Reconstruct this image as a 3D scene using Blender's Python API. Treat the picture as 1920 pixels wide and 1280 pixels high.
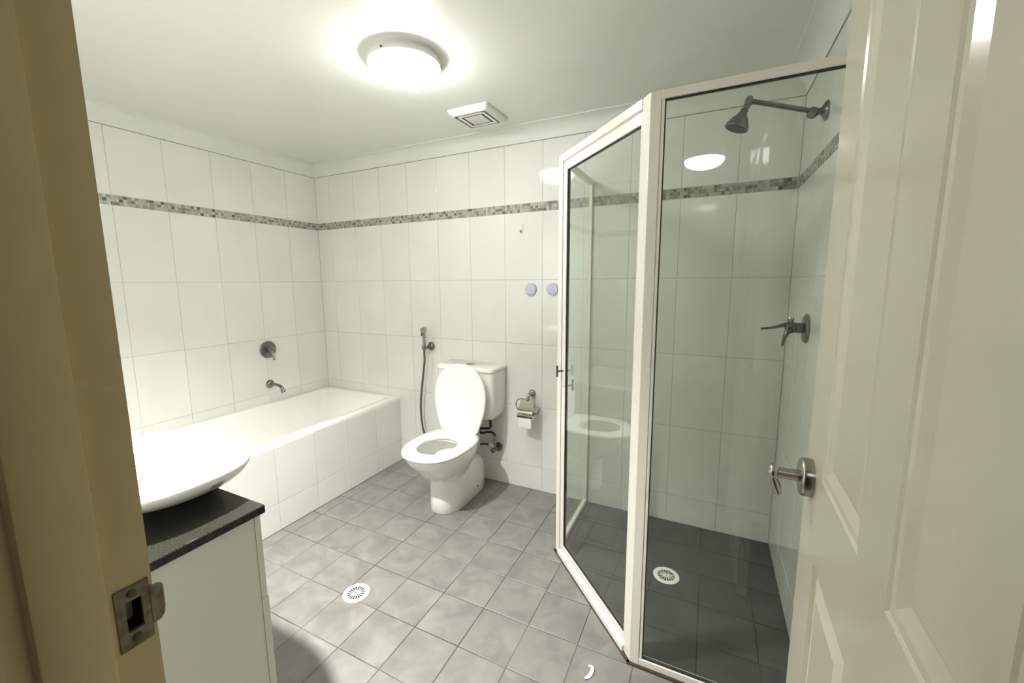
import bpy, bmesh, math, random
from mathutils import Vector, Matrix

random.seed(7)
for o in list(bpy.data.objects):
    bpy.data.objects.remove(o, do_unlink=True)
scene = bpy.context.scene
col = scene.collection
R = math.radians
PI = math.pi

# ------------------------------------------------------------------ camera
CAM = Vector((2.8024, -2.3372, 1.3477))
yaw, pitch, roll = 0.4582, -0.1377, -0.0082
fwd = Vector((-math.sin(yaw) * math.cos(pitch), math.cos(yaw) * math.cos(pitch), math.sin(pitch)))
rgt = Vector((math.cos(yaw), math.sin(yaw), 0))
upv = rgt.cross(fwd)
r2 = math.cos(roll) * rgt + math.sin(roll) * upv
u2 = -math.sin(roll) * rgt + math.cos(roll) * upv
cam = bpy.data.cameras.new('camera')
camo = bpy.data.objects.new('camera', cam)
col.objects.link(camo)
M = Matrix((r2, u2, -fwd)).transposed().to_4x4()
M.translation = CAM
camo.matrix_world = M
cam.sensor_width = 36
cam.lens = 770.1 / 1920 * 36
cam.shift_x = (960 - 948.7) / 1920
cam.shift_y = (633.4 - 640) / 1920
cam.clip_start = 0.02
scene.camera = camo

# ------------------------------------------------------------------ world, exposure, light levels
w = bpy.data.worlds.new('world')
scene.world = w
w.use_nodes = True
w.node_tree.nodes['Background'].inputs[0].default_value = (0.6, 0.7, 0.8, 1)
w.node_tree.nodes['Background'].inputs[1].default_value = 0.02
scene.view_settings.view_transform = 'Standard'
scene.view_settings.look = 'None'
scene.view_settings.gamma = 1
scene.view_settings.use_curve_mapping = False
scene.view_settings.exposure = 0.33
LAMP_MAIN = 50.0      # dome in the middle of the bathroom ceiling
LAMP_VANITY = 6300.0  # unseen downlight added above the vanity for its light
LAMP_HALL = 9.0      # dim dome in the hall behind the camera
scene.cycles.max_bounces = 14
scene.cycles.diffuse_bounces = 8
scene.cycles.glossy_bounces = 6
scene.cycles.transparent_max_bounces = 24
scene.cycles.transmission_bounces = 6
scene.cycles.sample_clamp_indirect = 12
scene.cycles.use_denoising = True

# ------------------------------------------------------------------ materials
def mat(name, color, rough=0.5, metal=0.0, coat=0.0, emit=None, spec=0.5):
    m = bpy.data.materials.new(name)
    m.use_nodes = True
    b = m.node_tree.nodes['Principled BSDF']
    b.inputs['Base Color'].default_value = (*color, 1)
    b.inputs['Roughness'].default_value = rough
    b.inputs['Metallic'].default_value = metal
    b.inputs['Specular IOR Level'].default_value = spec
    if coat:
        b.inputs['Coat Weight'].default_value = coat
        b.inputs['Coat Roughness'].default_value = 0.04
    if emit:
        b.inputs['Emission Color'].default_value = (*emit[0], 1)
        b.inputs['Emission Strength'].default_value = emit[1]
    return m

def nd(m, t, **kw):
    n = m.node_tree.nodes.new(t)
    for k, v in kw.items():
        setattr(n, k, v)
    return n

def noise_color(m, c1, c2, scale=6, detail=6, dist=0.0, lo=0.35, hi=0.65, rnd=False, bump=0.0, bscale=60):
    nt = m.node_tree
    b = nt.nodes['Principled BSDF']
    tc = nd(m, 'ShaderNodeTexCoord')
    n = nd(m, 'ShaderNodeTexNoise')
    n.inputs['Scale'].default_value = scale
    n.inputs['Detail'].default_value = detail
    n.inputs['Distortion'].default_value = dist
    src = tc.outputs['Object']
    if rnd:
        oi = nd(m, 'ShaderNodeObjectInfo')
        va = nd(m, 'ShaderNodeVectorMath', operation='SCALE')
        cb = nd(m, 'ShaderNodeCombineXYZ')
        for i in range(3):
            nt.links.new(oi.outputs['Random'], cb.inputs[i])
        nt.links.new(cb.outputs[0], va.inputs[0])
        va.inputs['Scale'].default_value = 37.0
        ad = nd(m, 'ShaderNodeVectorMath', operation='ADD')
        nt.links.new(src, ad.inputs[0])
        nt.links.new(va.outputs[0], ad.inputs[1])
        src = ad.outputs[0]
    nt.links.new(src, n.inputs['Vector'])
    cr = nd(m, 'ShaderNodeValToRGB')
    cr.color_ramp.elements[0].position = lo
    cr.color_ramp.elements[1].position = hi
    cr.color_ramp.elements[0].color = (*c1, 1)
    cr.color_ramp.elements[1].color = (*c2, 1)
    nt.links.new(n.outputs['Fac'], cr.inputs[0])
    nt.links.new(cr.outputs[0], b.inputs['Base Color'])
    if bump:
        n2 = nd(m, 'ShaderNodeTexNoise')
        n2.inputs['Scale'].default_value = bscale
        n2.inputs['Detail'].default_value = 4
        nt.links.new(src, n2.inputs['Vector'])
        bp = nd(m, 'ShaderNodeBump')
        bp.inputs['Strength'].default_value = bump
        bp.inputs['Distance'].default_value = 0.002
        nt.links.new(n2.outputs['Fac'], bp.inputs['Height'])
        nt.links.new(bp.outputs[0], b.inputs['Normal'])
    return cr

mt_tile = mat('wall_tile_glaze', (0.79, 0.79, 0.75), 0.07)
noise_color(mt_tile, (0.72, 0.725, 0.69), (0.76, 0.765, 0.73), scale=3, rnd=True, bump=0.06, bscale=7)
mt_grout = mat('wall_grout', (0.50, 0.49, 0.44), 0.9)
mt_paint = mat('ceiling_paint', (0.72, 0.73, 0.68), 0.45)
noise_color(mt_paint, (0.69, 0.705, 0.665), (0.71, 0.725, 0.685), scale=5, bump=0.05, bscale=200)
mt_fgrout = mat('floor_grout', (0.10, 0.09, 0.075), 0.9)
noise_color(mt_fgrout, (0.045, 0.040, 0.033), (0.22, 0.205, 0.17), scale=2.2, detail=3, lo=0.45, hi=0.75)
mt_ftile = mat('floor_tile_slate', (0.24, 0.24, 0.23), 0.42)
cr = noise_color(mt_ftile, (0.150, 0.146, 0.135), (0.245, 0.238, 0.218), scale=9, detail=9, dist=0.8, lo=0.28, hi=0.74, rnd=True, bump=0.35, bscale=30)
mt_porc = mat('porcelain', (0.84, 0.84, 0.81), 0.06, coat=0.3)
mt_plastic = mat('seat_plastic', (0.86, 0.86, 0.83), 0.18)
mt_chrome = mat('chrome', (0.42, 0.42, 0.41), 0.13, metal=1)
mt_satin = mat('satin_steel', (0.40, 0.39, 0.36), 0.24, metal=1)
mt_dkchrome = mat('dull_chrome', (0.22, 0.22, 0.21), 0.25, metal=1)
mt_frame = mat('white_powder_coat', (0.84, 0.81, 0.75), 0.22)
mt_gasket = mat('black_gasket', (0.02, 0.02, 0.02), 0.6)
mt_seal = mat('brown_sealant', (0.06, 0.035, 0.02), 0.7)
mt_door = mat('door_gloss_paint', (0.66, 0.62, 0.50), 0.16)
noise_color(mt_door, (0.64, 0.605, 0.49), (0.655, 0.62, 0.505), scale=3, bump=0.06, bscale=40)
mt_jamb = mat('jamb_paint', (0.52, 0.45, 0.29), 0.4)
noise_color(mt_jamb, (0.53, 0.44, 0.24), (0.55, 0.46, 0.255), scale=4, bump=0.15, bscale=60)
mt_hall = mat('hall_paint', (0.42, 0.37, 0.28), 0.6)
mt_cab = mat('cabinet_white', (0.60, 0.61, 0.555), 0.3)
mt_black = mat('black_void', (0.008, 0.008, 0.008), 0.8)
mt_rubber = mat('black_rubber', (0.015, 0.015, 0.014), 0.35)
mt_braid = mat('hose_grey', (0.13, 0.12, 0.10), 0.35, metal=0.4)
mt_paper = mat('tissue_paper', (0.82, 0.81, 0.75), 0.9)
mt_lilac = mat('lilac_plastic', (0.52, 0.52, 0.72), 0.4)
mt_white = mat('white_plastic', (0.82, 0.82, 0.78), 0.3)
mt_fan = mat('fan_plastic', (0.72, 0.73, 0.70), 0.35)
mt_fan2 = mat('fan_plate', (0.60, 0.61, 0.59), 0.35)
mt_mirror = mat('mirror_silver', (0.92, 0.94, 0.92), 0.01, metal=1)
mt_ink = mat('ink', (0.05, 0.05, 0.05), 0.4)
mt_rust = mat('aged_steel', (0.16, 0.13, 0.10), 0.45, metal=0.7)
noise_color(mt_rust, (0.20, 0.17, 0.13), (0.11, 0.075, 0.05), scale=60, lo=0.4, hi=0.7)
mt_pit = mat('raw_wood', (0.07, 0.035, 0.015), 0.8)
mt_drain = mat('drain_plastic', (0.83, 0.83, 0.77), 0.3)
mt_board = mat('floor_board', (0.20, 0.13, 0.08), 0.4)

def lampmat(name, strength, c=(1.0, 0.985, 0.95)):
    return mat(name, (0.9, 0.9, 0.9), 0.3, emit=(c, strength))

# black speckled stone
mt_stone = mat('black_granite', (0.02, 0.02, 0.018), 0.12)
cr = noise_color(mt_stone, (0.008, 0.008, 0.007), (0.042, 0.042, 0.032), scale=330, detail=6, lo=0.38, hi=0.72)

# mosaic chips: one random tone per chip
mt_chip = mat('mosaic_chip', (0.4, 0.4, 0.36), 0.2)
g = nd(mt_chip, 'ShaderNodeNewGeometry')
cr = nd(mt_chip, 'ShaderNodeValToRGB')
cr.color_ramp.interpolation = 'CONSTANT'
tones = [(0, (0.42, 0.415, 0.38)), (.25, (0.28, 0.275, 0.25)), (.45, (0.36, 0.355, 0.32)), (.62, (0.48, 0.475, 0.44)), (.82, (0.19, 0.185, 0.17)), (.94, (0.11, 0.106, 0.098))]
for i, (p, c) in enumerate(tones):
    e = cr.color_ramp.elements[i] if i < 2 else cr.color_ramp.elements.new(p)
    e.position = p
    e.color = (*c, 1)
mt_chip.node_tree.links.new(g.outputs['Random Per Island'], cr.inputs[0])
mt_chip.node_tree.links.new(cr.outputs[0], mt_chip.node_tree.nodes['Principled BSDF'].inputs['Base Color'])
mt_chipbed = mat('mosaic_bed', (0.4, 0.39, 0.35), 0.8)

# thin clear glass: tinted transmission plus a mirror reflection on the entering face
def glassmat(name, tint):
    m = bpy.data.materials.new(name)
    m.use_nodes = True
    nt = m.node_tree
    nt.nodes.remove(nt.nodes['Principled BSDF'])
    out = [n for n in nt.nodes if n.type == 'OUTPUT_MATERIAL'][0]
    tr = nd(m, 'ShaderNodeBsdfTransparent')
    tr.inputs[0].default_value = (*tint, 1)
    gl = nd(m, 'ShaderNodeBsdfGlossy')
    gl.inputs['Roughness'].default_value = 0.0
    gl.inputs['Color'].default_value = (0.95, 0.97, 0.95, 1)
    fr = nd(m, 'ShaderNodeFresnel')
    fr.inputs['IOR'].default_value = 1.5
    ge = nd(m, 'ShaderNodeNewGeometry')
    inv = nd(m, 'ShaderNodeMath', operation='SUBTRACT')
    inv.inputs[0].default_value = 1.9
    mul = nd(m, 'ShaderNodeMath', operation='MULTIPLY')
    mul2 = nd(m, 'ShaderNodeMath', operation='MULTIPLY')
    mul2.inputs[1].default_value = 1.9
    mul2.use_clamp = True
    inv2 = nd(m, 'ShaderNodeMath', operation='SUBTRACT')
    inv2.inputs[0].default_value = 1.0
    nt.links.new(ge.outputs['Backfacing'], inv2.inputs[1])
    nt.links.new(fr.outputs[0], mul.inputs[0])
    nt.links.new(inv2.outputs[0], mul.inputs[1])
    nt.links.new(mul.outputs[0], mul2.inputs[0])
    mx = nd(m, 'ShaderNodeMixShader')
    nt.links.new(mul2.outputs[0], mx.inputs[0])
    nt.links.new(tr.outputs[0], mx.inputs[1])
    nt.links.new(gl.outputs[0], mx.inputs[2])
    nt.links.new(mx.outputs[0], out.inputs[0])
    nt.nodes.remove(inv)
    return m
mt_glass = glassmat('clear_glass', (0.95, 0.968, 0.945))

# ------------------------------------------------------------------ mesh helpers
class MB:
    """collects shapes and links them as ONE mesh object"""
    def __init__(s):
        s.v, s.f = [], []
    def add(s, vs, fs, mtx=None):
        b = len(s.v)
        for p in vs:
            p = Vector(p)
            s.v.append(mtx @ p if mtx else p)
        s.f += [[i + b for i in q] for q in fs]
        return s
    def box(s, lo, hi, bev=0.0, mtx=None):
        x0, y0, z0 = lo
        x1, y1, z1 = hi
        if bev <= 0:
            vs = [(x0, y0, z0), (x1, y0, z0), (x1, y1, z0), (x0, y1, z0), (x0, y0, z1), (x1, y0, z1), (x1, y1, z1), (x0, y1, z1)]
            fs = [(3, 2, 1, 0), (4, 5, 6, 7), (0, 1, 5, 4), (1, 2, 6, 5), (2, 3, 7, 6), (3, 0, 4, 7)]
            return s.add(vs, fs, mtx)
        bm = bmesh.new()
        bmesh.ops.create_cube(bm, size=1)
        for v in bm.verts:
            v.co = Vector((x0 + (v.co.x + .5) * (x1 - x0), y0 + (v.co.y + .5) * (y1 - y0), z0 + (v.co.z + .5) * (z1 - z0)))
        bmesh.ops.bevel(bm, geom=bm.edges[:], offset=bev, segments=2 if bev > 0.0025 else 1, profile=0.5, affect='EDGES')
        bm.verts.index_update()
        s.add([v.co.copy() for v in bm.verts], [[v.index for v in f.verts] for f in bm.faces], mtx)
        bm.free()
        return s
    def loft(s, rings, cap0=True, cap1=True, closed=True, mtx=None):
        n = len(rings[0])
        vs = [p for r in rings for p in r]
        fs = []
        for i in range(len(rings) - 1):
            for j in range(n if closed else n - 1):
                k = (j + 1) % n
                fs.append((i * n + j, i * n + k, (i + 1) * n + k, (i + 1) * n + j))
        if cap0:
            fs.append(tuple(reversed(range(n))))
        if cap1:
            fs.append(tuple((len(rings) - 1) * n + j for j in range(n)))
        return s.add(vs, fs, mtx)
    def lathe(s, prof, org=(0, 0, 0), axis=(0, 0, 1), n=32, cap=True):
        """prof: (radius, height) pairs along axis from org"""
        q = Vector((0, 0, 1)).rotation_difference(Vector(axis).normalized()).to_matrix().to_4x4()
        m = Matrix.Translation(Vector(org)) @ q
        rings = [[(r * math.cos(2 * PI * j / n), r * math.sin(2 * PI * j / n), h) for j in range(n)] for r, h in prof]
        return s.loft(rings, cap, cap, True, m)
    def tube(s, pts, rad, n=10, smooth=0, cap=True):
        pts = [Vector(p) for p in pts]
        if smooth:
            pts = catmull(pts, smooth)
        if not isinstance(rad, (list, tuple)):
            rads = [rad] * len(pts)
        else:
            k = len(rad) - 1
            rads = []
            for i in range(len(pts)):
                t = i / (len(pts) - 1) * k
                a = min(int(t), k - 1)
                rads.append(rad[a] + (rad[a + 1] - rad[a]) * (t - a))
        rings = []
        nrm = None
        for i, p in enumerate(pts):
            t = (pts[min(i + 1, len(pts) - 1)] - pts[max(i - 1, 0)]).normalized()
            if nrm is None:
                a = Vector((0, 0, 1)) if abs(t.z) < .9 else Vector((1, 0, 0))
                nrm = t.cross(a).normalized()
            else:
                nrm = (nrm - t * nrm.dot(t)).normalized()
            b = t.cross(nrm)
            rings.append([p + rads[i] * (math.cos(2 * PI * j / n) * nrm + math.sin(2 * PI * j / n) * b) for j in range(n)])
        return s.loft(rings, cap, cap)
    def prism(s, poly, lo, hi, axis='z', mtx=None):
        """poly: 2-D outline extruded from lo to hi along axis"""
        def P(a, b, h):
            return (a, b, h) if axis == 'z' else ((h, a, b) if axis == 'x' else (a, h, b))
        n = len(poly)
        vs = [P(a, b, lo) for a, b in poly] + [P(a, b, hi) for a, b in poly]
        fs = [tuple(reversed(range(n))), tuple(range(n, 2 * n))] + [(i, (i + 1) % n, n + (i + 1) % n, n + i) for i in range(n)]
        return s.add(vs, fs, mtx)
    def build(s, name, m, parent=None, smooth=40, bevel=0, origin=None, flip_fix=True):
        me = bpy.data.meshes.new(name)
        off = Vector(origin) if origin is not None else Vector((0, 0, 0))
        me.from_pydata([tuple(Vector(p) - off) for p in s.v], [], s.f)
        me.validate()
        if flip_fix:
            bm = bmesh.new()
            bm.from_mesh(me)
            bmesh.ops.recalc_face_normals(bm, faces=bm.faces[:])
            bm.to_mesh(me)
            bm.free()
        if smooth:
            for p in me.polygons:
                p.use_smooth = True
            me.set_sharp_from_angle(angle=R(smooth))
        me.materials.append(m)
        o = bpy.data.objects.new(name, me)
        o.location = off
        col.objects.link(o)
        if parent is not None:
            o.parent = parent
            o.location = off - world_loc(parent)
        if bevel:
            bv = o.modifiers.new('bevel', 'BEVEL')
            bv.width = bevel
            bv.segments = 2
            bv.limit_method = 'ANGLE'
        return o

def world_loc(o):
    p = Vector(o.location)
    while o.parent:
        o = o.parent
        p += Vector(o.location)
    return p

def catmull(P, k):
    out = []
    n = len(P)
    for i in range(n - 1):
        p0, p1, p2, p3 = P[max(i - 1, 0)], P[i], P[i + 1], P[min(i + 2, n - 1)]
        for j in range(k):
            t = j / k
            out.append(0.5 * (2 * p1 + (p2 - p0) * t + (2 * p0 - 5 * p1 + 4 * p2 - p3) * t * t + (3 * p1 - p0 - 3 * p2 + p3) * t ** 3))
    out.append(P[-1])
    return out

def tag(o, label=None, cat=None, group=None, kind=None):
    for k, v in (('label', label), ('category', cat), ('group', group), ('kind', kind)):
        if v:
            o[k] = v
    return o

def thing(name, loc, label, cat, group=None):
    o = bpy.data.objects.new(name, None)
    o.empty_display_size = 0.05
    o.location = loc
    col.objects.link(o)
    return tag(o, label, cat, group)

def struct(name, mb, m, **kw):
    return tag(mb.build(name, m, **kw), kind='structure')

# ------------------------------------------------------------------ room shell (metres; x right, y towards camera is negative)
W = 3.143         # right wall
YF = -2.153       # inner face of the door wall
ZC = 2.229        # ceiling
Z0 = 0.1555       # top of the cut bottom tile row
TH, TW = 0.40, 0.25
ZB0, ZB1 = Z0 + 4 * TH, 1.806      # mosaic band
JX, HX = 2.300, 2.985              # door opening
YO = -2.275                        # outer face of the door wall
DH = 2.06

floor = struct('floor', MB().box((-0.1, YO, -0.06), (W + 0.1, 0.1, -0.0012)), mt_fgrout)
tile_cache = {}
def tile_mesh(name, a, b, th, bev, m):
    """a x b tile lying in XY, centred, top face at z=0"""
    key = (name, round(a, 4), round(b, 4))
    if key not in tile_cache:
        x, y, c = a / 2, b / 2, bev
        vs = [(-x, -y, -th), (x, -y, -th), (x, y, -th), (-x, y, -th),
              (-x, -y, -c * .7), (x, -y, -c * .7), (x, y, -c * .7), (-x, y, -c * .7),
              (-x + c, -y + c, 0), (x - c, -y + c, 0), (x - c, y - c, 0), (-x + c, y - c, 0)]
        fs = [(0, 1, 5, 4), (1, 2, 6, 5), (2, 3, 7, 6), (3, 0, 4, 7), (4, 5, 9, 8), (5, 6, 10, 9), (6, 7, 11, 10), (7, 4, 8, 11), (8, 9, 10, 11)]
        me = bpy.data.meshes.new(name)
        me.from_pydata(vs, [], fs)
        me.materials.append(m)
        tile_cache[key] = me
    return tile_cache[key]
def put_tile(name, me, loc, rot, parent, tilt):
    o = bpy.data.objects.new(name, me)
    col.objects.link(o)
    o.parent = parent
    o.location = loc
    q = rot @ Matrix.Rotation(random.gauss(0, tilt), 3, 'X') @ Matrix.Rotation(random.gauss(0, tilt), 3, 'Y')
    o.rotation_euler = q.to_euler()
    return o

GAP = 0.0034
I3 = Matrix.Identity(3)
xs = [0.755] + [0.831 + 0.2 * k for k in range(12)] + [W]
ys = [-0.2 * k for k in range(11)] + [YF]
for i in range(len(xs) - 1):
    for j in range(len(ys) - 1):
        a, b = xs[i + 1] - xs[i] - GAP, ys[j] - ys[j + 1] - GAP
        put_tile('floor_tile', tile_mesh('floor_tile', a, b, 0.01, 0.0012, mt_ftile),
                 ((xs[i] + xs[i + 1]) / 2, (ys[j] + ys[j + 1]) / 2, random.uniform(-.0003, .0003)), I3, floor, 0.0012)

mt_stile = mat('shower_floor_slate', (0.07, 0.07, 0.07), 0.45)
noise_color(mt_stile, (0.058, 0.059, 0.057), (0.08, 0.08, 0.077), scale=5, detail=6, dist=.5, rnd=True, bump=.25, bscale=30)
def clip(poly, n, d):
    out = []
    for i in range(len(poly)):
        a, b = poly[i], poly[(i + 1) % len(poly)]
        da, db = a[0] * n[0] + a[1] * n[1] - d, b[0] * n[0] + b[1] * n[1] - d
        if da <= 0:
            out.append(a)
        if da * db < 0:
            t = da / (da - db)
            out.append((a[0] + (b[0] - a[0]) * t, a[1] + (b[1] - a[1]) * t))
    return out
# floor tiles of the shower: same grid, darker stone, cut along the screen line
sh_edges = [((-1, 0), -2.186), ((0, -1), .977), ((-.7290, -.6845), -(.7290 * 2.19 + .6845 * -.514) )]
for i in range(len(xs) - 1):
    for j in range(len(ys) - 1):
        h = GAP / 2
        p = [(xs[i] + h, ys[j + 1] + h), (xs[i + 1] - h, ys[j + 1] + h), (xs[i + 1] - h, ys[j] - h), (xs[i] + h, ys[j] - h)]
        for n_, d_ in sh_edges:
            p = clip(p, n_, d_) if len(p) > 2 else []
        if len(p) > 2:
            MB().prism(p, -.004, .0011).build('floor_tile', mt_stile, floor, smooth=0, origin=(sum(q[0] for q in p) / len(p), sum(q[1] for q in p) / len(p), 0))
wall_back = struct('wall_back', MB().box((-0.1, 0.0010, -0.05), (W + 0.1, 0.1, ZC + .05)), mt_grout)
wall_left = struct('wall_left', MB().box((-0.1, YO, -0.05), (-0.0010, 0.0009, ZC + .05)), mt_grout)
wall_right = struct('wall_right', MB().box((W + 0.0010, YO, -0.05), (W + 0.1, 0.0009, ZC + .05)), mt_grout)
rows = [(0, Z0)] + [(Z0 + k * TH, Z0 + (k + 1) * TH) for k in range(4)] + [(ZB1, 2.20)]
xb = [0] + [0.148 + TW * k for k in range(12)] + [W]
xb = [x for x in xb if x < W - .004 or x == W]
yl = [0.0, -0.0085 - TW]
while yl[-1] > YF + TW:
    yl.append(yl[-1] - TW)
yl.append(YF)
rot_back = Matrix(((1, 0, 0), (0, 0, -1), (0, 1, 0)))              # local z -> -y, local y -> +z
rot_left = Matrix(((0, 0, 1), (1, 0, 0), (0, 1, 0)))               # local z -> +x
rot_right = Matrix(((0, 0, -1), (-1, 0, 0), (0, 1, 0)))            # local z -> -x
WG = 0.0026
for z0, z1 in rows:
    for i in range(len(xb) - 1):
        put_tile('wall_tile', tile_mesh('wall_tile', xb[i + 1] - xb[i] - WG, z1 - z0 - WG, 0.008, 0.0012, mt_tile),
                 ((xb[i] + xb[i + 1]) / 2, 0, (z0 + z1) / 2), rot_back, wall_back, 0.0008)
    for i in range(len(yl) - 1):
        me = tile_mesh('wall_tile', yl[i] - yl[i + 1] - WG, z1 - z0 - WG, 0.008, 0.0012, mt_tile)
        yc, zc = (yl[i] + yl[i + 1]) / 2, (z0 + z1) / 2
        put_tile('wall_tile', me, (0, yc, zc), rot_left, wall_left, 0.0008)
        put_tile('wall_tile', me, (W, yc, zc), rot_right, wall_right, 0.0008)

def mosaic(L, place, parent):
    bed, chips = MB(), MB()
    p = (ZB1 - ZB0) / 3
    n = int(L / p)
    gp = 0.0018
    for i in range(n):
        for k in range(3):
            a0, a1 = i * p + gp / 2, (i + 1) * p - gp / 2
            z0, z1 = ZB0 + k * p + gp / 2, ZB0 + (k + 1) * p - gp / 2
            h = 0.0008 + random.uniform(0, 0.0007)
            if random.random() < .12 and k < 2:
                pass
            vs = [place(a0, z0, -.002), place(a1, z0, -.002), place(a1, z1, -.002), place(a0, z1, -.002),
                  place(a0, z0, h), place(a1, z0, h), place(a1, z1, h), place(a0, z1, h)]
            chips.add(vs, [(4, 5, 6, 7), (0, 1, 5, 4), (1, 2, 6, 5), (2, 3, 7, 6), (3, 0, 4, 7)])
    o = chips.build('mosaic_band', mt_chip, parent, smooth=0)
    tag(o, label='grey mosaic strip of tiny square chips', kind='stuff')
mosaic(W, lambda a, z, h: (a, -h, z), wall_back)
mosaic(-YF, lambda a, z, h: (h, -a, z), wall_left)
mosaic(-YF, lambda a, z, h: (W - h, -a, z), wall_right)

ceiling = struct('ceiling', MB().box((-0.1, YO, ZC), (W + 0.1, 0.1, ZC + 0.08)), mt_paint)
# door wall with its opening
mb = MB()
mb.box((0, YO, 0), (JX - .02, YF, ZC)).box((HX + .02, YO, 0), (W, YF, ZC)).box((JX - .02, YO, DH + .02), (HX + .02, YF, ZC))
wall_front = struct('wall_front', mb, mt_cab)
# cove cornices, mitred in the corners
CV = 0.077
prof = [(0, 0), (0.004, 0), (0.004, 0.006)]
for k in range(9):
    a = PI / 2 * k / 8
    prof.append((0.004 + (CV - .012) * (1 - math.cos(a)), 0.006 + (CV - .012) * math.sin(a)))
prof += [(CV + .006, CV - .006), (CV + .006, CV), (0, CV)]
def cornice(name, c0, c1, inward):
    c0, c1, inward = Vector(c0), Vector(c1), Vector(inward)
    d = (c1 - c0).normalized()
    r0 = [c0 + inward * a + d * a + Vector((0, 0, ZC - CV + b)) for a, b in prof]
    r1 = [c1 + inward * a - d * a + Vector((0, 0, ZC - CV + b)) for a, b in prof]
    return struct(name, MB().loft([r0, r1]), mt_paint, smooth=25)
cornice('trim_1', (0, 0, 0), (W, 0, 0), (0, -1, 0))
cornice('trim_2', (0, YF, 0), (0, 0, 0), (1, 0, 0))
cornice('trim_3', (W, 0, 0), (W, YF, 0), (-1, 0, 0))
cornice('trim_4', (W, YF, 0), (0, YF, 0), (0, 1, 0))
mt_joint = mat('joint_sealant_shade', (0.22, 0.21, 0.18), .8)  # dark strip: sealant joint and the cornice's shadow line in one colour
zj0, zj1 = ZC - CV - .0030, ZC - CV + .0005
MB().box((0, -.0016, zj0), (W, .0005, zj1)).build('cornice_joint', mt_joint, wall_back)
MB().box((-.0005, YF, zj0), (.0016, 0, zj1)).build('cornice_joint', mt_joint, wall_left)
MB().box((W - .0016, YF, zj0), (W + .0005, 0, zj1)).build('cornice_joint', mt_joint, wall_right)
# the hall behind the camera, which the glass reflects
struct('floor_hall', MB().box((1.2, -5.6, -.06), (4.0, YO, -.004)), mt_board)
struct('ceiling_hall', MB().box((1.2, -5.6, ZC), (4.0, YO, ZC + .08)), mt_hall)
struct('wall_hall_left', MB().box((1.1, -5.6, 0), (1.2, YO, ZC)), mt_hall)
struct('wall_hall_right', MB().box((4.0, -5.6, 0), (4.1, YO, ZC)), mt_hall)
struct('wall_hall_rear', MB().box((1.1, -5.7, 0), (4.1, -5.6, ZC)), mt_hall)
struct('wall_hall_front', MB().box((1.2, YO - .012, 0), (JX - .08, YO - .001, ZC)).box((HX + .08, YO - .012, 0), (4.0, YO - .001, ZC)).box((JX - .08, YO - .012, DH + .08), (HX + .08, YO - .001, ZC)), mt_hall)

# door frame: rebate, stop, head, with the strike plate let into the latch jamb
mb = MB()
stop_l = [(JX - .02, YF), (JX, YF), (JX, -2.1895), (JX + .0085, -2.1905), (JX + .011, -2.1915), (JX + .012, -2.194), (JX + .012, -2.2355), (JX + .011, -2.2378), (JX + .0085, -2.2388), (JX, -2.2395), (JX, YO - .014), (JX - .02, YO - .014)]
# latch jamb is split round the latch pocket
PZ0, PZ1, PY0, PY1 = 1.003, 1.035, -2.1765, -2.1635
mb.prism(stop_l, 0, PZ0).prism(stop_l, PZ1, DH)
mb.box((JX - .02, PY1, PZ0), (JX, YF, PZ1)).box((JX - .02, -2.1895, PZ0), (JX, PY0, PZ1)).prism([(JX - .02, -2.1895)] + stop_l[2:], PZ0, PZ1)
stop_r = [(HX + HX * 0 + (JX + .02 - a) - JX, b) for a, b in stop_l]
stop_r = [(HX - (a - JX), b) for a, b in stop_l]
mb.prism(stop_r, 0, DH)
mb.box((JX - .02, YO - .014, DH), (HX + .02, YF, DH + .02))
frame = struct('trim_5', mb, mt_jamb, smooth=25)
struct('trim_6', MB().box((JX - .085, YO - .03, 0), (JX - .006, YO - .0145, DH + .08), .004).box((HX + .006, YO - .03, 0), (HX + .085, YO - .0145, DH + .08), .004)
       .box((JX - .085, YO - .03, DH + .006), (HX + .085, YO - .0145, DH + .085), .004), mt_jamb)
MB().box((JX - .034, PY0 - .002, PZ0 - .002), (JX - .0205, PY1 + .002, PZ1 + .002)).box((JX - .0205, PY0 - .002, PZ0 - .002), (JX - .0012, PY0 + .0006, PZ1 + .002)).box((JX - .0205, PY1 - .0006, PZ0 - .002), (JX - .0012, PY1 + .002, PZ1 + .002)).box((JX - .0205, PY0, PZ0 - .002), (JX - .0012, PY1, PZ0 + .0006)).box((JX - .0205, PY0, PZ1 - .0006), (JX - .0012, PY1, PZ1 + .002)).build('latch_pocket', mt_black, frame)
# strike plate with pocket hole and curled lip
sp = MB()
SX = JX + .0002
t = 0.0014
sp.box((JX - .0005, -2.184, 0.985), (SX + t, -2.1565, PZ0)).box((JX - .0005, -2.184, PZ1), (SX + t, -2.1565, 1.0505))
sp.box((JX - .0005, -2.184, PZ0), (SX + t, PY0, PZ1)).box((JX - .0005, PY1, PZ0), (SX + t, -2.1565, PZ1))
lip = [(SX + t, -2.1570), (SX + t, -2.1500), (SX - .0005, -2.1455), (SX - .0045, -2.1425)]
zl = [(0.998, 1.040), (0.998, 1.040), (1.0015, 1.0365), (1.007, 1.031)]
r0 = [(x, y, a) for (x, y), (a, b) in zip(lip, zl)] + [(x, y, b) for (x, y), (a, b) in reversed(list(zip(lip, zl)))]
n = len(lip)
vs, fs = [], []
for (x, y), (a, b) in zip(lip, zl):
    vs += [(x, y, a), (x, y, b), (x - t, y - t * .6, a), (x - t, y - t * .6, b)]
for i in range(n - 1):
    p, q = i * 4, i * 4 + 4
    fs += [(p, q, q + 1, p + 1), (p + 2, p + 3, q + 3, q + 2), (p, p + 2, q + 2, q), (p + 1, q + 1, q + 3, p + 3)]
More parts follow.
